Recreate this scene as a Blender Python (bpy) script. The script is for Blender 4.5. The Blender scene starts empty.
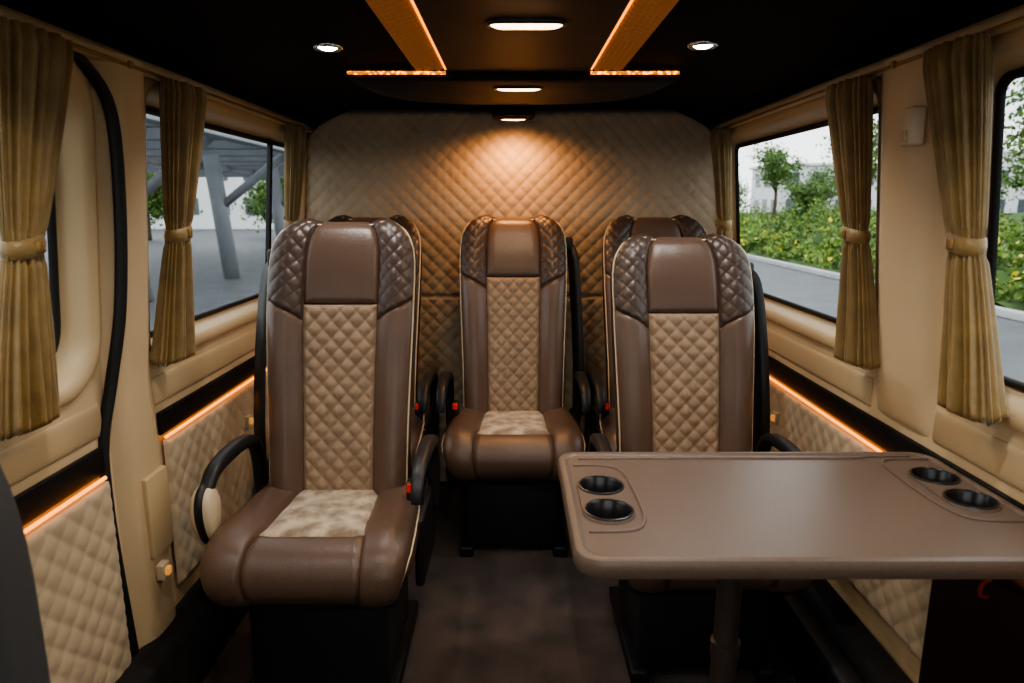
import bpy, bmesh, math, random
from mathutils import Vector, Matrix, noise
random.seed(7)
C=bpy.context; D=bpy.data
WL={}
pi=math.pi
# ------------------------------------------------------------------ materials
def mat(name,color,rough=.5,metal=0,bump=None,var=None,sheen=0,coat=0,spec=.5,emit=None,wave=None):
    m=D.materials.new(name); m.use_nodes=True
    nt=m.node_tree; b=nt.nodes['Principled BSDF']
    b.inputs['Base Color'].default_value=(*color,1)
    b.inputs['Roughness'].default_value=rough
    b.inputs['Metallic'].default_value=metal
    b.inputs['Specular IOR Level'].default_value=spec
    if sheen: 
        b.inputs['Sheen Weight'].default_value=sheen
        b.inputs['Sheen Roughness'].default_value=.4
    if coat: b.inputs['Coat Weight'].default_value=coat
    tc=nt.nodes.new('ShaderNodeTexCoord')
    if var:
        n=nt.nodes.new('ShaderNodeTexNoise'); n.inputs['Scale'].default_value=var[0]; n.inputs['Detail'].default_value=5
        nt.links.new(tc.outputs['Object'],n.inputs['Vector'])
        r=nt.nodes.new('ShaderNodeValToRGB')
        a=var[1]
        r.color_ramp.elements[0].position=.35; r.color_ramp.elements[1].position=.65
        r.color_ramp.elements[0].color=(*[c*(1-a) for c in color],1)
        c2=var[2] if len(var)>2 else [min(1,c*(1+a)) for c in color]
        r.color_ramp.elements[1].color=(*c2,1)
        nt.links.new(n.outputs['Fac'],r.inputs['Fac']); nt.links.new(r.outputs['Color'],b.inputs['Base Color'])
    if bump:
        n=nt.nodes.new('ShaderNodeTexNoise'); n.inputs['Scale'].default_value=bump[0]; n.inputs['Detail'].default_value=3
        nt.links.new(tc.outputs['Object'],n.inputs['Vector'])
        bp=nt.nodes.new('ShaderNodeBump'); bp.inputs['Strength'].default_value=bump[1]; bp.inputs['Distance'].default_value=.002 if len(bump)<3 else bump[2]
        nt.links.new(n.outputs['Fac'],bp.inputs['Height']); nt.links.new(bp.outputs['Normal'],b.inputs['Normal'])
    if emit:
        b.inputs['Emission Color'].default_value=(*emit[0],1); b.inputs['Emission Strength'].default_value=emit[1]
    return m
M={}
M['leather']=mat('brown_leather',(.120,.075,.053),.34,bump=(260,.35),var=(6,.08))
M['wing']=mat('dark_quilted_leather',(.066,.042,.032),.38,bump=(260,.3))
M['sidel']=mat('dark_grey_side_leather',(.026,.021,.020),.45,bump=(260,.3))
M['insert']=mat('tan_quilted_fabric',(.30,.208,.135),.75,bump=(400,.4),var=(30,.12),sheen=.3)
M['glowquilt']=mat('painted_glow_quilted_leather',(.30,.17,.08),.6,bump=(300,.3),emit=((1,.30,.06),.10))  # faint orange emission stands in for LED light falling on the quilt
M['suede']=mat('crushed_suede',(.34,.25,.17),.85,bump=(60,.3),var=(22,.35,(.58,.47,.34)),sheen=.4)
M['piping']=mat('cream_piping',(.62,.50,.33),.5)
M['beige']=mat('beige_moulded_trim',(.62,.47,.285),.5,bump=(500,.15),var=(3,.04))
M['beige2']=mat('beige_moulded_frame',(.56,.42,.245),.45,bump=(500,.15))
M['quilt']=mat('beige_quilted_panel',(.52,.41,.27),.7,bump=(500,.3),var=(14,.07),sheen=.2)
M['rquilt']=mat('taupe_quilted_wall',(.42,.32,.215),.7,bump=(500,.3),var=(10,.07),sheen=.2)
M['black']=mat('black_plastic',(.012,.012,.013),.45)
M['gloss']=mat('black_gloss_panel',(.01,.01,.011),.28,coat=.2)
M['console']=mat('black_satin_console',(.006,.006,.007),.5,spec=.3)
M['post']=mat('dark_bronze_tube',(.07,.052,.044),.4,metal=.3)
M['rubber']=mat('black_rubber',(.01,.01,.01),.6)
M['ceil']=mat('black_headliner',(.004,.004,.0045),.85,bump=(300,.3),spec=.2)
M['carpet']=mat('brown_carpet',(.058,.038,.032),.95,bump=(350,1,.004),var=(7,.5),sheen=.3)
M['dark']=mat('dark_kick_carpet',(.012,.010,.010),.9,bump=(300,.6))
M['red']=mat('red_button',(.7,.02,.01),.4,emit=((1,.03,.01),.15))
M['redloop']=mat('dull_red_webbing',(.35,.04,.015),.7)
M['maroon']=mat('dark_maroon_vinyl',(.03,.007,.006),.5)
M['curtain']=mat('gold_curtain',(.24,.152,.048),.48,bump=(180,.5),var=(25,.15),sheen=.6)
M['table']=mat('brown_table_laminate',(.140,.100,.077),.36,bump=(420,.25),var=(300,.1))
M['chrome']=mat('chrome',(.75,.75,.75),.15,metal=1)
M['brass']=mat('amber_socket',(.6,.3,.08),.35,emit=((1,.4,.08),.5))
M['grey']=mat('grey_seat_fabric',(.05,.05,.052),.8,bump=(300,.4))
M['asphalt']=mat('asphalt',(.095,.10,.11),.6,bump=(30,.3),var=(1.5,.15))
M['curb']=mat('concrete_kerb',(.45,.45,.44),.85,var=(3,.12))
M['soil']=mat('undergrowth',(.05,.10,.022),.95,var=(1.2,.5))
M['leaf']=mat('leaf_green',(.085,.19,.028),.6,var=(.9,.5,(.26,.38,.06)))
M['leaf2']=mat('tree_leaf',(.07,.155,.03),.6,var=(1.5,.4,(.15,.27,.05)))
M['flower']=mat('yellow_flower',(.9,.7,.05),.6)
M['bark']=mat('bark',(.09,.065,.045),.9,bump=(20,.8))
M['build']=mat('white_render',(.72,.72,.70),.8,var=(.4,.06))
M['bwin']=mat('dark_glazing',(.08,.1,.12),.2)
M['steel']=mat('grey_painted_steel',(.20,.215,.23),.5,var=(2,.1))
M['ledo']=mat('amber_led',(1,.4,.08),.5,emit=((1,.30,.02),3.0))
M['lens']=mat('warm_lamp_lens',(1,.8,.6),.5,emit=((1,.66,.36),8))
M['lensw']=mat('white_lamp_lens',(1,1,1),.5,emit=((.85,.93,1),30))
M['brass2']=mat('gold_buckle',(.35,.22,.08),.4,metal=.6)
def sheet():
    m=D.materials.new('translucent_canopy_sheet'); m.use_nodes=True; nt=m.node_tree; nt.nodes.clear()
    o=nt.nodes.new('ShaderNodeOutputMaterial'); t=nt.nodes.new('ShaderNodeBsdfTranslucent'); g=nt.nodes.new('ShaderNodeBsdfDiffuse')
    tc=nt.nodes.new('ShaderNodeTexCoord'); n=nt.nodes.new('ShaderNodeTexNoise'); n.inputs['Scale'].default_value=.8
    r=nt.nodes.new('ShaderNodeValToRGB'); r.color_ramp.elements[0].color=(.55,.58,.62,1); r.color_ramp.elements[1].color=(.75,.78,.8,1)
    nt.links.new(tc.outputs['Object'],n.inputs[0]); nt.links.new(n.outputs['Fac'],r.inputs[0]); nt.links.new(r.outputs[0],t.inputs[0]); nt.links.new(r.outputs[0],g.inputs[0])
    mx=nt.nodes.new('ShaderNodeMixShader'); mx.inputs[0].default_value=.45
    nt.links.new(t.outputs[0],mx.inputs[1]); nt.links.new(g.outputs[0],mx.inputs[2]); nt.links.new(mx.outputs[0],o.inputs[0]); return m
M['canopy']=sheet()
def dotted(nm,base,scale,lo,hi,d0,d1,col):
    m=D.materials.new(nm); m.use_nodes=True; nt=m.node_tree; b=nt.nodes['Principled BSDF']
    b.inputs['Base Color'].default_value=(*base,1); b.inputs['Roughness'].default_value=.6
    tc=nt.nodes.new('ShaderNodeTexCoord'); w=nt.nodes.new('ShaderNodeTexVoronoi'); w.inputs['Scale'].default_value=scale
    nt.links.new(tc.outputs['Object'],w.inputs['Vector'])
    r=nt.nodes.new('ShaderNodeMapRange'); r.inputs[1].default_value=d0;r.inputs[2].default_value=d1;r.inputs[3].default_value=hi;r.inputs[4].default_value=lo
    nt.links.new(w.outputs['Distance'],r.inputs[0]); nt.links.new(r.outputs[0],b.inputs['Emission Strength'])
    b.inputs['Emission Color'].default_value=(*col,1)
    return m
M['bead']=dotted('amber_led_beads',(.6,.25,.05),90,.8,7,.2,.6,(1,.30,.02))
def glassmat(name,tint):
    m=D.materials.new(name); m.use_nodes=True; nt=m.node_tree; nt.nodes.clear()
    o=nt.nodes.new('ShaderNodeOutputMaterial'); t=nt.nodes.new('ShaderNodeBsdfTransparent'); g=nt.nodes.new('ShaderNodeBsdfGlossy')
    t.inputs['Color'].default_value=(*tint,1); g.inputs['Roughness'].default_value=.03
    mx=nt.nodes.new('ShaderNodeMixShader'); mx.inputs[0].default_value=.05
    nt.links.new(t.outputs[0],mx.inputs[1]); nt.links.new(g.outputs[0],mx.inputs[2]); nt.links.new(mx.outputs[0],o.inputs[0])
    return m
M['glass']=glassmat('tinted_glass',(.86,.90,.89))
# ------------------------------------------------------------------ helpers
def link(o): C.scene.collection.objects.link(o)
def thing(name,label,cat,loc=(0,0,0),group=None):
    e=D.objects.new(name,None); e.empty_display_size=.05; e.location=loc; link(e)
    e['label']=label; e['category']=cat
    if group: e['group']=group
    WL[e]=Vector(loc); return e
def mk(name,verts,faces,m,parent=None,label=None,cat=None,kind=None,smooth=True,recalc=True,group=None,auto=None):
    off=WL.get(parent,Vector((0,0,0))) if parent else Vector((0,0,0))
    me=D.meshes.new(name); me.from_pydata([tuple(Vector(v)-off) for v in verts],[],faces)
    if recalc:
        bm=bmesh.new(); bm.from_mesh(me); bmesh.ops.recalc_face_normals(bm,faces=bm.faces); bm.to_mesh(me); bm.free()
    me.materials.append(M[m] if isinstance(m,str) else m)
    if smooth: 
        for p in me.polygons: p.use_smooth=True
    o=D.objects.new(name,me); link(o)
    if auto:
        try: me.set_sharp_from_angle(angle=math.radians(auto))
        except Exception: pass
    if parent: o.parent=parent
    WL[o]=off
    if label: o['label']=label
    if cat: o['category']=cat
    if kind: o['kind']=kind
    if group: o['group']=group
    return o
def boxvf(x0,x1,y0,y1,z0,z1,bev=0,seg=3):
    bm=bmesh.new(); bmesh.ops.create_cube(bm,size=1)
    for v in bm.verts:
        v.co=Vector(((x0+x1)/2+v.co.x*(x1-x0),(y0+y1)/2+v.co.y*(y1-y0),(z0+z1)/2+v.co.z*(z1-z0)))
    if bev: bmesh.ops.bevel(bm,geom=list(bm.edges),offset=bev,segments=seg,affect='EDGES',profile=.5)
    bm.verts.index_update()
    V=[v.co.copy() for v in bm.verts]; F=[[v.index for v in f.verts] for f in bm.faces]; bm.free(); return V,F
def bx(name,x0,x1,y0,y1,z0,z1,m,parent=None,bev=.004,**k):
    V,F=boxvf(x0,x1,y0,y1,z0,z1,bev); k.setdefault('auto',35)
    return mk(name,V,F,m,parent,**k)
def join(*vfs):
    V=[];F=[]
    for v,f in vfs:
        n=len(V); V+=list(v); F+=[[i+n for i in q] for q in f]
    return V,F
def loft(rings,closed=True,cap0=False,cap1=False):
    V=[];F=[];n=len(rings[0])
    for r in rings: V+=[Vector(p) for p in r]
    for i in range(len(rings)-1):
        for j in range(n if closed else n-1):
            k=(j+1)%n
            F.append([i*n+j,i*n+k,(i+1)*n+k,(i+1)*n+j])
    if cap0: F.append(list(range(n))[::-1])
    if cap1: F.append([(len(rings)-1)*n+j for j in range(n)])
    return V,F
def rr(a0,a1,b0,b1,r,n=8):
    P=[]
    for cx,cy,s in ((a1-r,b1-r,0),(a0+r,b1-r,1),(a0+r,b0+r,2),(a1-r,b0+r,3)):
        for i in range(n+1):
            t=(s+i/n)*pi/2; P.append((cx+r*math.cos(t),cy+r*math.sin(t)))
    return P
def crp(P,t):
    n=len(P)-1; t=max(0,min(n-1e-6,t)); i=int(t); f=t-i
    p0=P[max(i-1,0)];p1=P[i];p2=P[i+1];p3=P[min(i+2,n)]
    return [.5*((2*b)+(-a+c)*f+(2*a-5*b+4*c-d)*f*f+(-a+3*b-3*c+d)*f**3) for a,b,c,d in zip(p0,p1,p2,p3)]
def smoothpath(P,n): return [Vector(crp(P,(len(P)-1)*i/n)) for i in range(n+1)]
def sweep(path,sec,up=Vector((0,0,1)),scale=None,cap=True):
    rings=[]
    for i,p in enumerate(path):
        t=(path[min(i+1,len(path)-1)]-path[max(i-1,0)]).normalized()
        s=t.cross(up)
        if s.length<1e-4: s=Vector((1,0,0))
        s.normalize(); u=s.cross(t)
        k=scale(i/(len(path)-1)) if scale else 1
        rings.append([p+s*a*k+u*b*k for a,b in sec])
    return loft(rings,True,cap,cap)
def circ(r,n=12): return [(r*math.cos(2*pi*i/n),r*math.sin(2*pi*i/n)) for i in range(n)]
def revolve(c,prof,n=32,capend=True):
    rings=[[Vector((c[0]+r*math.cos(2*pi*i/n),c[1]+r*math.sin(2*pi*i/n),c[2]+z)) for i in range(n)] for r,z in prof]
    return loft(rings,True,False,capend)
def fill2d(outer,holes,mapf):
    bm=bmesh.new(); E=[]
    for loop in [outer]+holes:
        vs=[bm.verts.new((p[0],p[1],0)) for p in loop]
        for i in range(len(vs)): E.append(bm.edges.new((vs[i],vs[(i+1)%len(vs)])))
    bmesh.ops.triangle_fill(bm,use_beauty=True,use_dissolve=False,edges=E,normal=(0,0,1))
    bm.verts.index_update(); V=[mapf(v.co.x,v.co.y) for v in bm.verts]; F=[[v.index for v in f.verts] for f in bm.faces]; bm.free(); return V,F
def gridvf(fn,nu,nv):
    V=[];F=[]
    for j in range(nv+1):
        for i in range(nu+1): V.append(Vector(fn(i/nu,j/nv)))
    for j in range(nv):
        for i in range(nu):
            a=j*(nu+1)+i; F.append([a,a+1,a+nu+2,a+nu+1])
    return V,F
def quilt(u,v,s,sv,pw=.55):
    p=u/s+v/sv; r=u/s-v/sv
    return (abs(math.sin(pi*p))*abs(math.sin(pi*r)))**pw
# ------------------------------------------------------------------ VAN SHELL
YF=-1.0; YB=2.90
def xw(z): return .885 if z<.85 else .885-.055*(z-.85)/.65
def Wm(side,y,z,out=0): return Vector((side*(xw(z)+out),y,z))
V,F=boxvf(-.95,.95,YF,YB,-.04,0,0); mk('floor',V,F,'carpet',kind='structure',smooth=False)
Z0,Z1=.845,1.495
wi=1
for side,nm in ((-1,'left'),(1,'right')):
    wins=[(.25,1.410 if side<0 else 1.350),(1.60,2.83)]
    rad=lambda a:.055 if a>1 else (.12 if side<0 else .06)
    holes=[rr(a,b,Z0,Z1,rad(a)) for a,b in wins]
    V,F=fill2d([(YF,.8),(YB,.8),(YB,1.53),(YF,1.53)],holes,lambda a,b:Wm(side,a,b))
    V2=[Vector((side*.885,YF,0)),Vector((side*.885,YB,0)),Vector((side*.885,YB,.8)),Vector((side*.885,YF,.8))]
    V,F=join((V,F),(V2,[[0,1,2,3]]))
    mk('wall_'+nm,V,F,'beige',kind='structure',smooth=False)
    for a,b in wins:
        r0=rad(a)
        rings=[]
        for ins,out in [(-.014,.0),(-.012,-.006),(-.006,-.011),(.004,-.012),(.014,-.009),(.024,.002),(.034,.03),(.040,.045),(.048,.048)]:
            rings.append([Wm(side,p[0],p[1],out) for p in rr(a+ins,b-ins,Z0+ins,Z1-ins,max(.02,r0-ins*.6))])
        V,F=loft(rings); w=mk('window_%d'%wi,V,F,'beige2',kind='structure')
        rings=[]
        for ins,out in [(.044,.052),(.044,.042),(.056,.040),(.058,.052)]:
            rings.append([Wm(side,p[0],p[1],out) for p in rr(a+ins,b-ins,Z0+ins,Z1-ins,max(.02,r0-ins*.6))])
        V,F=loft(rings); mk('window_gasket',V,F,'rubber',w)
        ins=.05
        ring=[Wm(side,p[0],p[1],.047) for p in rr(a+ins,b-ins,Z0+ins,Z1-ins,max(.02,r0-ins*.6))]
        mk('window_glass',ring,[list(range(len(ring)))],'glass',w,smooth=False)
        if a>1 and side<0:
            V,F=boxvf(-.008,.008,-.010,.010,Z0+.05,Z1-.05,.002)
            V=[Wm(side,2.56+v.y,v.z,.04+v.x) for v in V]
            mk('window_divider',V,F,'rubber',w)
        wi+=1
    p0,p1=(1.425 if side<0 else 1.365,1.605)
    zlo=.02 if side<0 else .725
    def pil(u,v):
        z=zlo+v*(1.52-zlo); y0=p0
        y=y0+(p1-y0)*u
        bulge=.040*(1-abs(2*u-1)**3.5)
        if side>0: bulge*=min(1,(z-zlo)/.12)**.6
        return Wm(side,y,z,.004-bulge)
    V,F=gridvf(pil,24,60); mk('trim_%d'%(1 if side<0 else 2),V,F,'beige',kind='structure')
    pth=[Wm(side,YF+(YB-YF)*i/20,1.515,-.006) for i in range(21)]
    V,F=sweep(pth,[(-.02,-.014),(.02,-.014),(.026,0),(.02,.014),(-.02,.014),(-.026,0)]); mk('trim_%d'%(3 if side<0 else 4),V,F,'beige2',kind='structure')
    segs=[(.0,1.40 if side<0 else 1.36),(1.62,2.84)]
    for k,(a,b) in enumerate(segs):
        pth=[Vector((side*.885,a+(b-a)*i/10,.768)) for i in range(11)]
        V,F=sweep(pth,[(.007*math.cos(t*pi/8),math.copysign(abs(math.sin(t*pi/8))**.5,math.sin(t*pi/8))*.036) for t in range(16)]); mk('trim_%d'%(5+k+(0 if side<0 else 2)),V,F,'beige2',kind='structure')
def wallquilt(name,side,y0,y1,z0,z1):
    s=.062; nu=int((y1-y0)/.0055); nv=int((z1-z0)/.0055)
    def fn(u,v):
        y=y0+(y1-y0)*u; z=z0+(z1-z0)*v
        e=min(u*(y1-y0),(1-u)*(y1-y0),v*(z1-z0),(1-v)*(z1-z0)); k=min(1,e/.012)
        return (side*(.884-.006-.010*k**.5-.006*k*quilt(y,z,s,s,.38)),y,z)
    V,F=gridvf(fn,nu,nv); return mk(name,V,F,'quilt',kind='structure')
wallquilt('trim_9',-1,1.635,2.84,.24,.640)
wallquilt('trim_10',-1,.30,1.39,.10,.640)
wallquilt('trim_11',1,1.23,2.84,.265,.640)
for i,(side,a,b) in enumerate([(-1,1.625,2.84),(-1,.3,1.385),(1,.3,2.84)]):
    x0,x1=sorted((side*.884,side*.873))
    t=bx('trim_%d'%(12+i),x0,x1,a,b,.655,.714,'console',bev=.004,kind='structure')
    V,F=sweep([Vector((side*.870,a+.01,.648)),Vector((side*.870,b-.01,.648))],circ(.0040,8)); mk('led_strip',V,F,'ledo',t)
for side in (-1,1):
    x0,x1=sorted((side*.884,side*.80))
    bx('baseboard_'+('left' if side<0 else 'right'),x0,x1,1.0 if side<0 else 1.2,2.84,0,.20,'dark',bev=.02,kind='structure')
bx('trim_15',.80,.884,.3,1.20,0,.62,'maroon',bev=.02,kind='structure')
V,F=boxvf(-.90,.90,YB,YB+.03,0,1.64,0); mk('wall_back',V,F,'dark',kind='structure',smooth=False)
def rw(u,v):
    z=.02+v*1.575
    top=1.595; hw=.872
    if z>1.30:
        k=(z-1.30)/(top-1.30); hw=.872-.045*k-.20*max(0,(k-.40)/.60)**3
    x=(2*u-1)*hw
    e=min(hw-abs(x),top-z); k=min(1,max(0,e)/.03)
    crease=math.exp(-((z-.845)/.006)**2)
    y=2.875-.03*math.sin(k*pi/2)-.0070*min(1,k*2)*quilt(x,z,.060,.060,.38)+.012*crease
    y-= .02*max(0,(z-1.45)/.13)**2
    return (x,y,z)
V,F=gridvf(rw,330,290); mk('trim_16',V,F,'rquilt',kind='structure')
def cz(x): return 1.53+.09*(1-(abs(x)/.84)**4)
V,F=gridvf(lambda u,v:((2*u-1)*.84,YF+(YB-YF)*v,cz((2*u-1)*.84)),40,8)
V2,F2=gridvf(lambda u,v:((2*u-1)*.95,YF+(YB-YF)*v,1.66),2,2)
V,F=join((V,F),(V2,F2)); mk('ceiling',V,F,'ceil',kind='structure')
V,F=fill2d([(-.95,0),(.95,0),(.95,1.66),(-.95,1.66)],[rr(-.80,.80,.72,1.57,.1)],lambda a,b:Vector((a,YF,b))); mk('wall_front',V,F,'black',kind='structure',smooth=False)
ring=[Vector((a,YF-.01,b)) for a,b in rr(-.81,.81,.71,1.58,.1)]; mk('window_5',ring,[list(range(len(ring)))],'glass',kind='structure',smooth=False)
con=bx('trim_17',-.185,.222,-.6,2.06,1.590,1.640,'console',bev=.008,kind='structure')
pl=[( .005+.475*(1 if math.cos(pi*i/24)>0 else -1)*abs(math.cos(pi*i/24))**.6, 2.07+.50*max(0,math.sin(pi*i/24))**.8) for i in range(25)]
def prism(pl,z0,z1,b=.006):
    cx=sum(p[0] for p in pl)/len(pl); cy=sum(p[1] for p in pl)/len(pl)
    def rg(z,k): return [Vector((cx+(p[0]-cx)*k,cy+(p[1]-cy)*k,z)) for p in pl]
    return loft([rg(z1,1),rg(z0+b,1),rg(z0,1-b*4)],True,True,True)
V,F=prism(pl,1.572,1.63); slab=mk('trim_18',V,F,'console',kind='structure',auto=40)
pl2=rr(-.075,.085,2.60,2.78,.05,5)
V,F=loft([[Vector((a,b,1.62)) for a,b in pl2],[Vector((a,b,1.548)) for a,b in pl2],[Vector((.005+(a-.005)*.93,2.69+(b-2.69)*.93,1.542)) for a,b in pl2]],True,True,True)
mk('trim_19',V,F,'ceil',kind='structure',smooth=False)
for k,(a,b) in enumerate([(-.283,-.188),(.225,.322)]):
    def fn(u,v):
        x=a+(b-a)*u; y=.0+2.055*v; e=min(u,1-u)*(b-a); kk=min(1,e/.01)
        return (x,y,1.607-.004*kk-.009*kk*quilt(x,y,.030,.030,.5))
    V,F=gridvf(fn,32,680); t=mk('trim_%d'%(20+k),V,F,'glowquilt',kind='structure')
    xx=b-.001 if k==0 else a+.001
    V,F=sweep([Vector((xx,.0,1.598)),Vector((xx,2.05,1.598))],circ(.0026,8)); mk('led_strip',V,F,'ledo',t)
    e0,e1=((-.47,-.19) if k==0 else (.225,.478))
    V,F=sweep([Vector((e0+(e1-e0)*i/10,2.062,1.590)) for i in range(11)],circ(.0045,8)); mk('led_strip',V,F,'bead',t)
sp=[(.6,1.50),(1.0,1.512),(1.28,1.512),(1.40,1.485),(1.445,1.40),(1.455,1.2),(1.45,1.0),(1.435,.85),(1.40,.72),(1.39,.6),(1.395,.45),(1.415,.2),(1.425,.0)]
def bul(y):
    u=(y-1.425)/.18
    return .040*(1-abs(2*u-1)**3.5) if 0<u<1 else 0
pth=smoothpath([(-(xw(z)-bul(y)-.004),y,z) for y,z in sp],80)
V,F=sweep(pth,circ(.0125,10),up=Vector((1,0,0))); mk('trim_22',V,F,'rubber',kind='structure')
bx('trim_23',-.862,-.840,1.475,1.57,.40,.60,'beige2',bev=.004,kind='structure')
# ------------------------------------------------------------------ CURTAINS
def curtain(side,yt,wt,ym,wm,yb,wb,zt=1.50,zb=.85):
    root=thing('curtain','gold pleated fabric curtain gathered by a tieback beside the window','curtain',(side*.84,yt,zb),'gathered window curtains')
    n=170; rings=[]; NZ=70
    ztie=1.152
    for j in range(NZ+1):
        v=j/NZ; z=zt+(zb-zt)*v
        if z>ztie:
            k=(z-ztie)/(zt-ztie); s=k**.75; yc=ym+(yt-ym)*k; w=wm+(wt-wm)*s; dx=.017+.010*k
        else:
            k=(ztie-z)/(ztie-zb); s=k**.7; yc=ym+(yb-ym)*k; w=wm+(wb-wm)*s; dx=.017+.016*k
        ring=[]
        for i in range(n):
            th=2*pi*i/n
            pl=math.cos(19*th+1.3*math.sin(2*th)+.8*v+noise.noise((yt,v*2,side))*1.5)+.6*math.cos(8*th+v*2+yt*9)
            amp=.36 if abs(z-ztie)>.03 else .2
            y=yc+math.cos(th)*w/2*(1+.05*pl)
            x=xw(z)-.036-dx*.55+math.sin(th)*dx*(1+amp*pl)
            zz=z
            if j>=NZ-2: zz+=.005*pl
            if v<.05: x=xw(z)-.036-dx*.55+math.sin(th)*dx*(1+amp*pl)*(.7+6*v)
            ring.append(Vector((side*x,y,zz)))
        rings.append(ring)
    V,F=loft(rings,True,True,True); mk('drape',V,F,'curtain',root)
    xb=xw(ztie)-.036-.0095
    rg=[]
    for dz,ex in ((-.016,.000),(-.014,.004),(0,.006),(.014,.004),(.016,0)):
        rg.append([Vector((side*(xb+math.sin(2*pi*i/40)*(.022+ex)),ym+math.cos(2*pi*i/40)*(wm/2*1.07+ex),ztie+dz+.006*math.cos(2*pi*i/40))) for i in range(40)])
    V,F=loft(rg); mk('tieback',V,F,'curtain',root)
    V,F=boxvf(side*(xb-.028)-.004,side*(xb-.028)+.004,ym-.008,ym+.008,ztie-.010,ztie+.010,.003); mk('tieback_buckle',V,F,'brass2',root)
    return root
curtain(-1,1.19,.165,1.145,.070,1.11,.125)
curtain(1,1.28,.150,1.235,.066,1.185,.115)
curtain(-1,1.715,.185,1.685,.082,1.63,.13)
curtain(1,1.675,.18,1.635,.076,1.60,.135)
curtain(-1,2.56,.10,2.56,.07,2.56,.09)
curtain(1,2.66,.11,2.66,.07,2.66,.09)
for side in (-1,1):
    r=thing('curtain_rail','slim bronze curtain rail above the window','curtain rail',(side*.8,0,1.5))
    V,F=sweep([Vector((side*(xw(1.5)-.036),.3,1.504)),Vector((side*(xw(1.5)-.036),2.82,1.504))],circ(.004,8)); mk('rail',V,F,'brass2',r)
    for yy in (.5,1.50,2.80):
        V,F=boxvf(*sorted((side*(xw(1.5)-.044),side*(xw(1.5)-.006))),yy-.006,yy+.006,1.498,1.512,.002); mk('bracket',V,F,'brass2',r)
# ------------------------------------------------------------------ SEATS
BP=[(.13,.42),(.150,.54),(.195,.74),(.25,.94),(.300,1.07),(.322,1.125),(.343,1.154),(.378,1.166),(.410,1.148),(.425,1.10)]
CP=[(.21,.452),(.06,.450),(-.08,.455),(-.15,.452),(-.20,.434),(-.225,.40),(-.222,.355),(-.19,.315)]
def arc(P):
    N=400; pts=[crp(P,(len(P)-1)*i/N) for i in range(N+1)]; L=[0]
    for i in range(N): L.append(L[-1]+math.dist(pts[i],pts[i+1]))
    return pts,L
def mkarc(P):
    pts,L=arc(P)
    def f(l):
        l=max(0,min(L[-1]-1e-6,l)); lo,hi=0,len(L)-1
        while hi-lo>1:
            m=(lo+hi)//2
            if L[m]<=l: lo=m
            else: hi=m
        t=(l-L[lo])/(L[hi]-L[lo]); return [a+(b-a)*t for a,b in zip(pts[lo],pts[hi])]
    return f,L[-1]
fB,LB=mkarc(BP); fC,LC=mkarc(CP)
def interp(T,x):
    if x<=T[0][0]: return T[0][1]
    for (a,b),(c,d) in zip(T,T[1:]):
        if x<=c:
            t=(x-a)/(c-a); return b+(d-b)*t
    return T[-1][1]
PR=[(0,0),(.25,0),(.50,.003),(.585,.014),(.72,.030),(.88,.027),(.98,.004),(1.0,-.03),(.98,-.07),(.90,-.09)]
PC=[(0,0),(.27,0),(.50,.002),(.62,.012),(.80,.018),(.94,.006),(1.0,-.025),(1.0,-.07),(.95,-.11)]
WB=[(0,.186),(.2,.190),(.5,.202),(.62,.204),(.67,.203),(.705,.199),(.735,.189),(.76,.174),(.785,.152),(.82,.13),(.9,.11)]
WC=[(0,.205),(.15,.225),(.30,.235),(.38,.235),(.44,.228),(.5,.215),(.6,.19)]
TB=[(0,1),(.45,1),(.60,.80),(.70,.55),(.76,.35),(.9,.3)]
def posB(q,L):
    y,z=fB(L); y2,z2=fB(L+.004); y1,z1=fB(L-.004); t=Vector((y2-y1,z2-z1)).normalized(); n=(-t.y,t.x)
    xf,d=crp(PR,abs(q)); k=interp(TB,L)
    if d<0: k=max(k,.5)
    w=interp(WB,L); x=math.copysign(xf*w,q); 
    return Vector((x,y+n[0]*d*k,z+n[1]*d*k))
def posC(q,L):
    f=1+.42*max(0,min(1,(L-.30)/.17)); aq=abs(q)
    q=math.copysign(aq*f if aq<=2 else 2*f+(aq-2)*(8-2*f)/6,q)
    y,z=fC(L); y2,z2=fC(L+.004); y1,z1=fC(L-.004); t=Vector((y2-y1,z2-z1)).normalized(); n=(t.y,-t.x)
    xf,d=crp(PC,abs(q)); k=1 if L<.34 else max(.45,1-(L-.34)*3)
    w=interp(WC,L); x=math.copysign(xf*w,q)
    return Vector((x,y+n[0]*d*k,z+n[1]*d*k))
def patch(pos,a0,a1,b0,b1,na,nb,off,sg=1,groove=.006,gw=.006,ws=.05):
    V=[]
    for j in range(nb+1):
        for i in range(na+1):
            a=a0+(a1-a0)*i/na
            B0=b0(a) if callable(b0) else b0; B1=b1(a) if callable(b1) else b1
            b=B0+(B1-B0)*j/nb
            p=pos(a,b); n=(pos(a+.03,b)-pos(a-.03,b)).cross(pos(a,b+.003)-pos(a,b-.003))
            n=n.normalized()*sg if n.length>1e-9 else Vector((0,0,1))
            e=min(min(a-a0,a1-a)*ws,b-B0,B1-b)
            o=off(p.x,b,e)-groove*math.exp(-(max(e,0)/gw)**1.3)
            V.append(p+n*o)
    F=[]
    for j in range(nb):
        for i in range(na):
            k=j*(na+1)+i; f=[k,k+1,k+na+2,k+na+1]; F.append(f if sg>0 else f[::-1])
    return V,F
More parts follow.
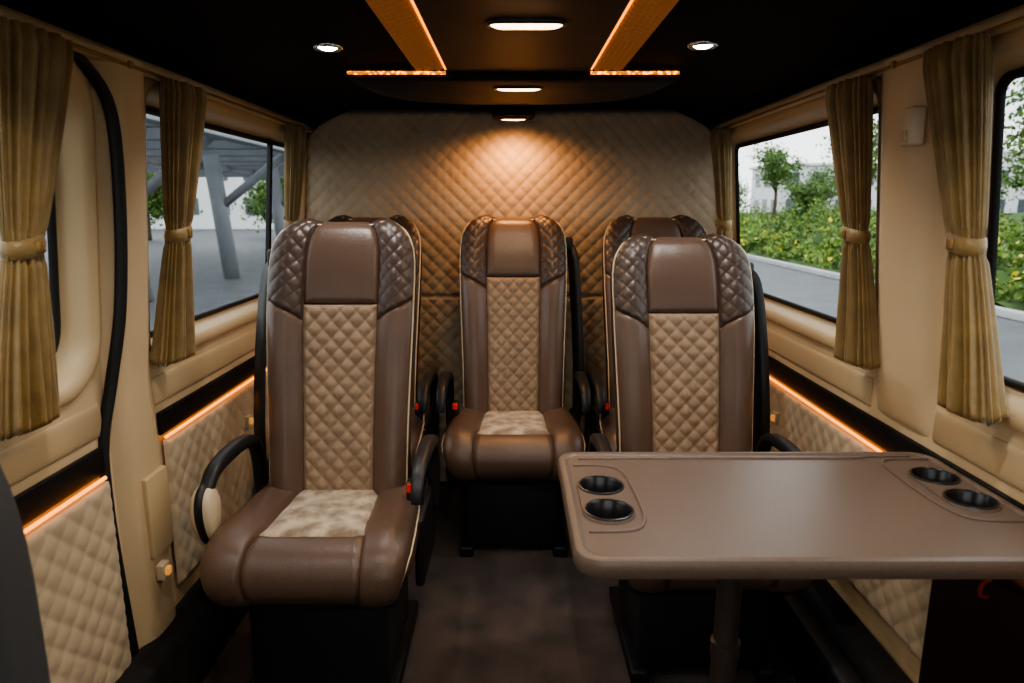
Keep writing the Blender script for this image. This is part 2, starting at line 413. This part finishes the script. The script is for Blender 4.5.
def build_seat(loc):
    r=thing('passenger_seat','brown leather captain seat with tan quilted centre','seat',loc,'brown leather captain seats')
    L0=Vector(loc)
    def part(name,vf,m,par,**k):
        V=[Vector(v)+L0 for v in vf[0]]; return mk(name,V,vf[1],m,par,recalc=k.pop('recalc',False),**k)
    def back(u,v):
        L=.0+v*.80; a=posB(-9,L); b=posB(9,L); p=a.lerp(b,u); p.y+=.018*math.sin(pi*u)*min(1,(1-v)*5); return p
    QE=6.15
    br=part('backrest',gridvf(back,16,40),'black',r,recalc=True,label='backrest with smooth bolsters and dark rear shell')
    low=lambda q: .500+.075*max(0,(abs(q)-2)/5)**1.2
    part('quilted_insert',patch(posB,-2,2,.0,.545,64,190,lambda x,b,e:.002+.0075*min(1,e/.012)*quilt(x+.0225,b,.046,.050)),'insert',br,label='tan diamond-quilted centre panel')
    part('headrest',patch(posB,-2.0,2.0,.548,LB-.02,40,70,lambda x,b,e:.006*min(1,max(0,e)/.03)**.5+.005*math.exp(-((b-.66)/.07)**2)),'leather',br,label='smooth leather headrest pad')
    for s in (-1,1):
        a0,a1=(2,QE) if s>0 else (-QE,-2)
        part('bolster',patch(posB,a0,a1,0,low,40,80,lambda x,b,e:.003,groove=.005),'leather',br)
        part('shoulder_wing',patch(posB,a0,a1,low,LB-.02,80,100,lambda x,b,e:.002+.0040*min(1,e/.01)*quilt(x+.02,b,.042,.046,.38),ws=.03,groove=.005),'wing',br,label='dark quilted shoulder panel')
        a0,a1=(QE,9) if s>0 else (-9,-QE)
        part('side_panel',patch(posB,a0,a1,0,LB-.02,20,120,lambda x,b,e:.002,ws=.03,groove=.003),'sidel',br,label='dark leather side panel')
    def pp(q,L):
        p=posB(q,L); n=(posB(q+.03,L)-posB(q-.03,L)).cross(posB(q,L+.003)-posB(q,L-.003)).normalized(); return p+n*.0012
    pts=[pp(-QE,l*.01) for l in range(1,78)]+[pp(-QE+2*QE*i/24,.785) for i in range(1,24)]+[pp(QE,l*.01) for l in range(77,0,-1)]
    part('piping',sweep(pts,circ(.0030,8),up=Vector((0,1,.3))),'piping',br,label='cream piping',recalc=True)
    def under(u,v):
        L=v*(LC-.001); a=posC(-8,L); b=posC(8,L); p=a.lerp(b,u); return p
    cu=part('cushion',gridvf(under,8,30),'black',r,recalc=True,label='leather seat cushion')
    part('suede_insert',patch(posC,-2,2,.0,.335,40,50,lambda x,b,e:.006*min(1,e/.03)+.002*noise.noise((x*30,b*30,3)),sg=-1),'suede',cu,label='pale crushed-suede centre panel')
    part('front_panel',patch(posC,-2,2,.338,LC,40,50,lambda x,b,e:.005*min(1,e/.02),sg=-1),'leather',cu)
    for s in (-1,1):
        a0,a1=(2,8) if s>0 else (-8,-2)
        part('cushion_bolster',patch(posC,a0,a1,0,LC,40,80,lambda x,b,e:.005*min(1,max(e,0)/.02),sg=-1),'leather',cu)
    for q in (6,-6):
        pts=[posC(q,l*.01)+Vector((math.copysign(.004,q),0,.004)) for l in range(4,int(LC*100))]
        part('piping',sweep(pts,circ(.003,8)),'piping',cu,label='cream piping',recalc=True)
    part('seat_tray',boxvf(-.205,.205,-.18,.24,.285,.36,.02),'black',r,recalc=True,auto=40)
    part('pedestal',join(boxvf(-.17,.17,-.12,.22,.03,.30,.015),boxvf(-.19,-.14,-.14,.27,0,.04,.008),boxvf(.14,.19,-.14,.27,0,.04,.008)),'black',r,recalc=True,auto=40)
    for s in (-1,1):
        sec=rr(-.017,.017,-.019,.019,.012,4)
        pth=smoothpath([(s*.250,.235,.36),(s*.250,.235,.44),(s*.250,.225,.53),(s*.250,.19,.575),(s*.250,.11,.595),(s*.250,.01,.596),(s*.250,-.06,.585),(s*.250,-.098,.555),(s*.250,-.105,.525)],48)
        part('armrest',sweep(pth,sec,up=Vector((1,0,0)),scale=lambda t:.8+.22*math.sin(pi*min(1,t*1.1))),'black',r,recalc=True,label='black armrest')
        part('side_cover',boxvf(s*.235-.012,s*.235+.012,.0,.27,.24,.43,.011),'black',r,recalc=True,auto=40)
    return r
def strap(r,L0,s,z0=1.06):
    L0=Vector(L0)
    pth=smoothpath([(s*.200,.40,z0),(s*.232,.36,z0-.03),(s*.246,.31,.85),(s*.256,.275,.62),(s*.258,.26,.40)],30)
    V,F=sweep([p+L0 for p in pth],[(-.024,-.0015),(.024,-.0015),(.024,.0015),(-.024,.0015)],up=Vector((.5,.8,0)))
    mk('seat_belt',V,F,'black',r,label='black webbing seat belt')
    V,F=boxvf(s*.21-.025,s*.21+.025,.36,.42,z0-.02,z0+.035,.01); mk('belt_guide',[v+L0 for v in V],F,'black',r)
    s=-s
    V,F=boxvf(s*.212-.012,s*.212+.012,.04,.08,.44,.515,.005); bk=mk('belt_buckle',[v+L0 for v in V],F,'black',r,auto=40)
    V,F=boxvf(s*.212-.009,s*.212+.009,.033,.043,.490,.513,.002); mk('release_button',[v+L0 for v in V],F,'red',bk,label='red release button')
def dup(o,loc=None,parent=None):
    c=o.copy(); link(c)
    if parent: c.parent=parent
    if loc is not None: c.location=loc; WL[c]=Vector(loc)
    else: WL[c]=WL.get(parent,Vector())
    for ch in o.children: dup(ch,None,c)
    return c
seatA=build_seat((-.475,1.62,0))
locs=[(.497,1.70,0),(.005,2.35,0),(-.555,2.35,0),(.555,2.35,0)]
seats=[seatA]
for l in locs: seats.append(dup(seatA,l))
seats[1].scale=(1,1,.96)
for st,s in zip(seats,(-1,1,1,-1,1)): strap(st,WL[st],s)
seatA['label']='brown leather captain seat with cream-padded armrest beside the quilted panel'
seats[1]['label']='brown leather captain seat with quilted centre standing behind the table'
seats[2]['label']='brown leather middle seat of the back row, against quilted wall'
L0=Vector((-.475,1.62,0))
def padring(k0):
    ring=[]
    for i in range(28):
        t=2*pi*i/28; ring.append((-.105+k0*.036*math.cos(t)*(1+.25*math.sin(t)),.497+k0*.068*math.sin(t)))
    return ring
for nm,k0,x0,x1,m,lab in (('pad_rim',1.13,-.012,.014,'black','black pad rim'),('armrest_pad',1,-.022,.026,'piping','cream oval armrest end pad')):
    ring=padring(k0)
    rg=[[L0+Vector((-.256+dx,-.105+(a+.105)*k,.497+(b-.497)*k)) for a,b in ring] for dx,k in ((x0,.8),(x0+.004,.92),(x0+.010,1),(x1-.010,1),(x1-.004,.92),(x1,.8))]
    V,F=loft(rg,True,True,True); mk(nm,V,F,m,seatA,label=lab)
# ------------------------------------------------------------------ TABLE
tb=thing('table','brown folding table with raised rim and four recessed cup holders','table',(.395,1.13,0))
TX0,TX1,TY0,TY1=.093,.870,.908,1.362; zt=.714; zb=.680
cups=[(.163,1.178),(.163,1.074),(.803,1.222),(.803,1.118)]
rings=[]
for ins,z in ((.012,zb),(.003,zb+.003),(0,zb+.010),(0,zt-.008),(.003,zt-.002),(.008,zt),(.014,zt),(.018,zt-.0035),(.022,zt-.004)):
    rings.append([Vector((p[0],p[1],z)) for p in rr(TX0+ins,TX1-ins,TY0+ins,TY1-ins,.045-ins*.7,8)])
V1=loft(rings,True,True,False)
ins=.0215
inner=rr(TX0+.022,TX1-.022,TY0+.022,TY1-.022,.045-.022*.7,8)
def island(c0,c1,r):
    cx=c0[0]; ya,yb=min(c0[1],c1[1]),max(c0[1],c1[1])
    return rr(cx-r,cx+r,ya-r,yb+r,r*.95,10)
isl=[island(cups[0],cups[1],.0445),island(cups[2],cups[3],.0445)]
V2=fill2d(inner,isl,lambda a,b:Vector((a,b,zt-.004)))
parts=[V1,V2]
for k,c in enumerate(isl):
    cx=sum(p[0] for p in c)/len(c); cy=sum(p[1] for p in c)/len(c)
    def sc(f): return [(cx+(p[0]-cx)*f[0],cy+(p[1]-cy)*f[1]) for p in c]
    rg=[]
    for f,z in (((1,1),zt-.004),((.99,.993),zt-.001),((.975,.985),zt+.0005)):
        rg.append([Vector((a,b,z)) for a,b in sc(f)])
    parts.append(loft(rg))
    holes=[[(q[0]+.0385*math.cos(2*pi*i/32),q[1]+.0385*math.sin(2*pi*i/32)) for i in range(32)] for q in cups[2*k:2*k+2]]
    parts.append(fill2d(sc((.975,.985)),holes,lambda a,b:Vector((a,b,zt+.0005))))
V,F=join(*parts); mk('tabletop',V,F,'table',tb,auto=35,smooth=True)
for q in cups:
    V,F=revolve((q[0],q[1],0),[(.0425,zt+.0005),(.042,zt+.003),(.039,zt+.0035),(.0365,zt),(.035,zt-.045),(.032,zt-.05)],40); mk('cup_holder',V,F,'gloss',tb,auto=40)
def line(pts,nm='rim_bead'):
    V,F=sweep(smoothpath(pts,60),circ(.0028,8)); mk(nm,V,F,'table',tb)
z=zt-.003
line([(.122,1.285,z),(.165,1.287,z),(.200,1.275,z),(.214,1.25,z),(.220,1.21,z),(.222,1.10,z),(.218,1.045,z),(.195,1.010,z),(.122,1.004,z)])
line([(.848,1.32,z),(.77,1.318,z),(.745,1.295,z),(.738,1.23,z),(.738,1.13,z),(.75,1.065,z),(.78,1.045,z),(.848,1.04,z)])
line([(.135,1.322,z),(.30,1.325,z),(.55,1.325,z),(.68,1.325,z),(.715,1.328,z),(.745,1.335,z),(.82,1.336,z)])
V,F=revolve((.395,1.13,0),[(.11,0),(.11,.006),(.09,.012),(.03,.016),(.024,.03),(.024,.40),(.027,.402),(.027,.43),(.022,.432),(.022,.66),(.05,.678)],32)
mk('table_leg',V,F,'post',tb,auto=40)
V,F=boxvf(.20,.60,1.06,1.20,.662,.680,.005); mk('support_frame',V,F,'black',tb)
# ------------------------------------------------------------------ CEILING LAMPS
def addlight(name,parent,loc,energy,color,size=.05,spot=None,rot=(0,0,0)):
    l=D.lights.new(name,'SPOT' if spot else 'POINT'); l.energy=energy; l.color=color; l.shadow_soft_size=size
    if spot: l.spot_size=math.radians(spot); l.spot_blend=.8
    o=D.objects.new(name,l); link(o); o.parent=parent; o.location=Vector(loc)-WL[parent]; o.rotation_euler=rot; return o
def oval(x,y,z,w,d,en,label,col=(1,.78,.54),rot=(0,0,0),spot=150):
    r=thing('dome_lamp',label,'ceiling lamp',(x,y,z),'oval ceiling lamps')
    def rg(k,zz,e=0): return [Vector((x+a*k+ (e if a>0 else -e),y+b*k,z+zz)) for a,b in rr(-w/2,w/2,-d/2,d/2,d*.48,8)]
    V,F=loft([rg(1.14,.004),rg(1.14,-.004),rg(1.05,-.007),rg(1.0,-.004)]); mk('bezel',V,F,'gloss',r)
    V,F=loft([rg(1.0,-.004),rg(.9,-.007),rg(.5,-.009)],True,False,True); mk('lens',V,F,'lens',r)
    addlight('lamp_glow',r,(x,y,z-.03),en,col,.03,spot,rot)
lb='lit oval dome lamp with warm lens in the black console'
oval(.030,1.52,1.590,.150,.050,6,lb)
oval(.020,2.20,1.572,.135,.045,6,lb)
oval(.005,2.69,1.542,.095,.032,12,'slim amber lamp lighting the quilted rear wall',(1,.46,.16),(math.radians(10),0,0),165)
oval(.030,.75,1.590,.150,.050,7,lb)  # unseen lamp, added to brighten the cabin from the camera side
oval(.030,.10,1.590,.150,.050,7,lb)  # likewise added out of view as cabin fill light
for x,y in ((-.465,1.835),(.475,1.81),(-.46,.9),(.46,.9)):  # nearer pair is out of view, added to brighten the cabin
    z=cz(x)
    r=thing('spotlight','small round chrome-rimmed white spotlight in the black ceiling','ceiling spotlight',(x,y,z),'round ceiling spotlights')
    V,F=revolve((x,y,z),[(.038,.002),(.038,-.004),(.033,-.007),(.024,-.003)],28,False); mk('bezel',V,F,'chrome',r)
    V,F=revolve((x,y,z),[(.025,-.002),(.016,-.007),(.004,-.008)],28); mk('lens',V,F,'lensw',r)
    addlight('lamp_glow',r,(x,y,z-.03),11,(1,.95,.9),.02,130)
# ------------------------------------------------------------------ small wall fittings
def socket(side,y,z,xo=.852):
    r=thing('power_socket','small amber wall socket on the quilted side panel','socket',(side*xo,y,z),'wall sockets')
    V,F=boxvf(*sorted((side*xo,side*(xo+.020))),y-.016,y+.016,z-.020,z+.020,.004); mk('socket_body',V,F,'piping',r)
    V,F=boxvf(*sorted((side*(xo-.008),side*(xo+.004))),y-.009,y+.009,z-.010,z+.010,.003); mk('socket_cap',V,F,'brass',r)
socket(-1,2.13,.53); socket(-1,1.50,.36,.828); socket(1,2.13,.54)
r=thing('wall_sensor','small beige rounded sensor on the window pillar','sensor',(.80,1.41,1.37))
V,F=boxvf(.780,.812,1.395,1.428,1.335,1.41,.006); mk('sensor_body',V,F,'piping',r)
V,F=boxvf(.777,.783,1.403,1.420,1.345,1.365,.002); mk('sensor_window',V,F,'beige2',r)
r=thing('heater_grille','long black perforated floor heater along the side wall','heater',(.78,1.6,0))
V,F=boxvf(.735,.798,1.22,2.08,0,.17,.012); mk('housing',V,F,'black',r,auto=40)
V,F=join(*[boxvf(.731,.739,1.25+i*.0205,1.258+i*.0205,.03,.14,.001) for i in range(40)]); mk('grille',V,F,'gloss',r,smooth=False)
r=thing('strap_loop','small dull red fabric pull loop on the dark lower panel','strap',(.79,1.04,.58))
V,F=sweep(smoothpath([(.800,1.04,.605),(.790,1.04,.603),(.784,1.04,.590),(.788,1.042,.576),(.800,1.042,.573)],20),circ(.0035,8),up=Vector((0,1,0))); mk('loop',V,F,'redloop',r)
r=thing('front_seat','grey fabric seat back with rounded shoulder near the door','seat',(-.70,.70,0))
def se(c,h,n=4,NU=40,NV=24):
    def f(u,v):
        a=2*pi*u; b=-pi/2+pi*v
        def s(w,p): return math.copysign(abs(w)**p,w)
        e=2/n
        return (c[0]+h[0]*s(math.cos(b),e)*s(math.cos(a),e),c[1]+h[1]*s(math.cos(b),e)*s(math.sin(a),e),c[2]+h[2]*s(math.sin(b),e))
    return gridvf(f,NU,NV)
V,F=se((-.716,.72,.675),(.148,.055,.335),3.4); mk('backrest',V,F,'grey',r)
V,F=se((-.705,.50,.40),(.165,.22,.07),4); mk('cushion',V,F,'grey',r)
V,F=boxvf(-.84,-.56,.36,.66,0,.35,.02); mk('pedestal',V,F,'black',r,auto=40)
# ------------------------------------------------------------------ EXTERIOR
GZ=-.65
V,F=gridvf(lambda u,v:(-60+140*u,-40+160*v,GZ),2,2); mk('ground',V,F,'asphalt',kind='structure',smooth=False)
bx('kerb',8.3,8.5,-10,70,GZ,GZ+.14,'curb',bev=.02,label='long pale concrete kerb beside the road',cat='kerb')
def terr(x,y):
    k=min(1,(x-8.45)/2.2); return GZ+.10+k*(.75+.35*noise.noise((x*.35,y*.35,0)))+.18*noise.noise((x*1.3,y*1.3,2))+ (max(0,x-11)*.03)
V,F=gridvf(lambda u,v:(8.55+19*u,-6+66*v,terr(8.45+19*u,-6+66*v)),60,180); mk('planted_bank',V,F,'soil',kind='stuff',label='planted green bank along the road',cat='bank')
def leafmesh(pts,size):
    V=[];F=[]
    for p in pts:
        s=size*random.uniform(.6,1.3)
        a=Vector((random.gauss(0,1),random.gauss(0,1),random.gauss(0,1))).normalized(); b=a.orthogonal().normalized(); b=(Matrix.Rotation(random.random()*6.28,3,a)@b)
        n=len(V); V+=[p-a*s*.5,p+b*s*.3,p+a*s*.5,p-b*s*.3]; F.append([n,n+1,n+2,n+3])
    return V,F
pts=[];fl=[]
for _ in range(34000):
    x=8.7+random.random()**1.5*10; y=random.uniform(4,45)
    hump=max(0,noise.noise((x*.7,y*.7,9)))*2.2
    z=terr(x,y)+random.random()*(.12+hump*min(1,(x-8.5)/1.4))
    pts.append(Vector((x,y,z)))
    if random.random()<.04 and 9<y<30 and x<12.5 and noise.noise((x*.4,y*.4,4))>0: fl.append(Vector((x,y,z+.12)))
V,F=leafmesh(pts,.16); mk('shrubbery',V,F,'leaf',kind='stuff',label='dense green roadside shrubs',cat='shrubs',smooth=False,recalc=False)
V,F=leafmesh(fl,.15); mk('yellow_flowers',V,F,'flower',kind='stuff',label='yellow flowers among the roadside shrubs',cat='flowers',smooth=False,recalc=False)
def tree(x,y,zb,h,cr,n=2600,ls=.16):
    r=thing('tree','young leafy green tree with slender trunk','tree',(x,y,zb),'roadside trees')
    c=Vector((x,y,zb+h-cr*.9)); vf=[sweep(smoothpath([(x,y,zb),(x+.05,y,zb+h*.4),(x-.03,y,zb+h*.8)],8),circ(.07*cr+.03,8),up=Vector((0,1,0)),scale=lambda t:1-.6*t)]
    tips=[]
    for i in range(16):
        a=random.random()*6.28; rr_=cr*random.uniform(.15,.75); zz=c.z+cr*random.uniform(-.55,.75)
        tip=Vector((x+rr_*math.cos(a),y+rr_*math.sin(a),zz)); tips.append(tip)
        st=Vector((x,y,zb+h*random.uniform(.4,.65))); vf.append(sweep([st,st.lerp(tip,.5)+Vector((0,0,.1*cr)),tip],circ(.025*cr,6),scale=lambda t:1-.6*t))
    V,F=join(*vf); mk('trunk',V,F,'bark',r)
    P=[]
    for _ in range(n):
        t=random.choice(tips); P.append(t+Vector((random.gauss(0,.23),random.gauss(0,.23),random.gauss(0,.18)))*cr)
    V,F=leafmesh(P,ls); mk('foliage',V,F,'leaf2',r,smooth=False,recalc=False)
tree(12.8,34,0,4.1,1.2); tree(13.2,26.5,0,4.3,1.4); tree(14.2,18.0,0.2,4.6,1.6,4500); tree(19,43,.2,3.4,1.6); tree(17.5,22.5,.2,3.6,1.4); tree(24,37,.4,3.6,1.8); tree(12.5,44,0,3.0,1.3); tree(11.5,12,.2,1.8,.9,2500)
tree(16,38,.2,2.4,1.3); tree(20,31,.2,2.7,1.5); tree(23.5,26,.3,2.8,1.5); tree(16,50,.2,2.8,1.6)
tree(-13.5,41,GZ,4.2,2.0,4000,.25); tree(-19.5,37,GZ,4.6,2.2,4000,.25); tree(-25,31,GZ,4.6,2.2,4000,.28); tree(-8.5,39,GZ,3.8,1.7,3500,.25)
def house(x,y,w,d,h,lab):
    r=thing('house',lab,'building',(x,y,GZ),'distant buildings')
    V,F=join(boxvf(x-w/2,x+w/2,y-d/2,y+d/2,GZ,GZ+h,.05),boxvf(x-w/2-.3,x+w/2+.3,y-d/2-.3,y+d/2+.3,GZ+h,GZ+h+.25,.05)); mk('facade',V,F,'build',r,smooth=False)
    wv=[]
    for i in range(int(w//2.4)):
        for j in range(int(h//2.6)):
            wx=x-w/2+1.3+i*2.4; wz=GZ+1.1+j*2.6; wv.append(boxvf(wx-.6,wx+.6,y-d/2-.04,y-d/2+.05,wz,wz+1.3,.02))
    for i in range(int(d//2.4)):
        for j in range(int(h//2.6)):
            wy=y-d/2+1.3+i*2.4; wz=GZ+1.1+j*2.6; wv.append(boxvf(x-w/2-.04,x-w/2+.05,wy-.6,wy+.6,wz,wz+1.3,.02))
    V,F=join(*wv); mk('glazing',V,F,'bwin',r,smooth=False)
house(32,72,12,8,5.6,'white flat-roofed building beyond the trees'); house(48,68,14,8,6.5,'white flat-roofed building beyond the trees'); house(58,50,10,12,5.4,'white flat-roofed building beyond the trees')
house(-30,58,26,8,6.0,'pale flat-roofed building behind the canopy')
cn=thing('canopy','grey steel parking canopy with pale roof sheets and slanted posts','canopy',(-9,20,GZ))
rv=[]
for i in range(11):
    rv.append(gridvf(lambda u,v:(-14.8+9.5*u,7.2+i*2.25+1.95*v,2.86),1,1))
V,F=join(*rv); mk('roof',V,F,'canopy',cn,smooth=False)
bm_=[boxvf(-15,-5.1,7+i*2.25-.10,7+i*2.25+.10,2.45,2.80,.02) for i in range(12)]+[boxvf(-5.40,-5.1,6.9,31.9,2.40,3.02,.02),boxvf(-10.2,-10.0,6.9,31.9,2.35,2.76,.02)]
V,F=join(*bm_); mk('beams',V,F,'steel',cn,smooth=False)
for i in range(5):
    y=9+i*4.4
    V,F=sweep([Vector((-7.3,y,GZ)),Vector((-7.6,y,2.45))],circ(.20,14),up=Vector((0,1,0))); mk('post',V,F,'steel',cn)
    V,F=sweep([Vector((-7.4,y,1.2)),Vector((-5.7,y,2.5))],circ(.11,10),up=Vector((0,1,0))); mk('brace',V,F,'steel',cn)
# ------------------------------------------------------------------ WORLD
w=D.worlds.new('World'); C.scene.world=w; w.use_nodes=True; nt=w.node_tree; bg=nt.nodes['Background']
tc=nt.nodes.new('ShaderNodeTexCoord'); n=nt.nodes.new('ShaderNodeTexNoise'); n.inputs['Scale'].default_value=3.5; n.inputs['Detail'].default_value=6
rp=nt.nodes.new('ShaderNodeValToRGB'); rp.color_ramp.elements[0].position=.35; rp.color_ramp.elements[0].color=(.66,.72,.79,1); rp.color_ramp.elements[1].position=.62; rp.color_ramp.elements[1].color=(1,1,1,1)
mp=nt.nodes.new('ShaderNodeMapping'); mp.inputs['Scale'].default_value=(1,1,2.5)
nt.links.new(tc.outputs['Generated'],mp.inputs[0]); nt.links.new(mp.outputs[0],n.inputs['Vector']); nt.links.new(n.outputs['Fac'],rp.inputs[0]); nt.links.new(rp.outputs[0],bg.inputs[0])
bg.inputs[1].default_value=2.8
try:
    C.scene.view_settings.view_transform='AgX'; C.scene.view_settings.look='AgX - Medium High Contrast'
except Exception: pass
# ------------------------------------------------------------------ CAMERA
cam=D.cameras.new('camera'); co=D.objects.new('camera',cam); link(co); co.location=(0,0,1.22); co.rotation_euler=(math.radians(90-11.31),0,0)
cam.lens=24; cam.sensor_width=36; cam.clip_start=.02; cam.clip_end=300
cam.dof.use_dof=True; cam.dof.focus_distance=2.0; cam.dof.aperture_fstop=4.0
C.scene.camera=co
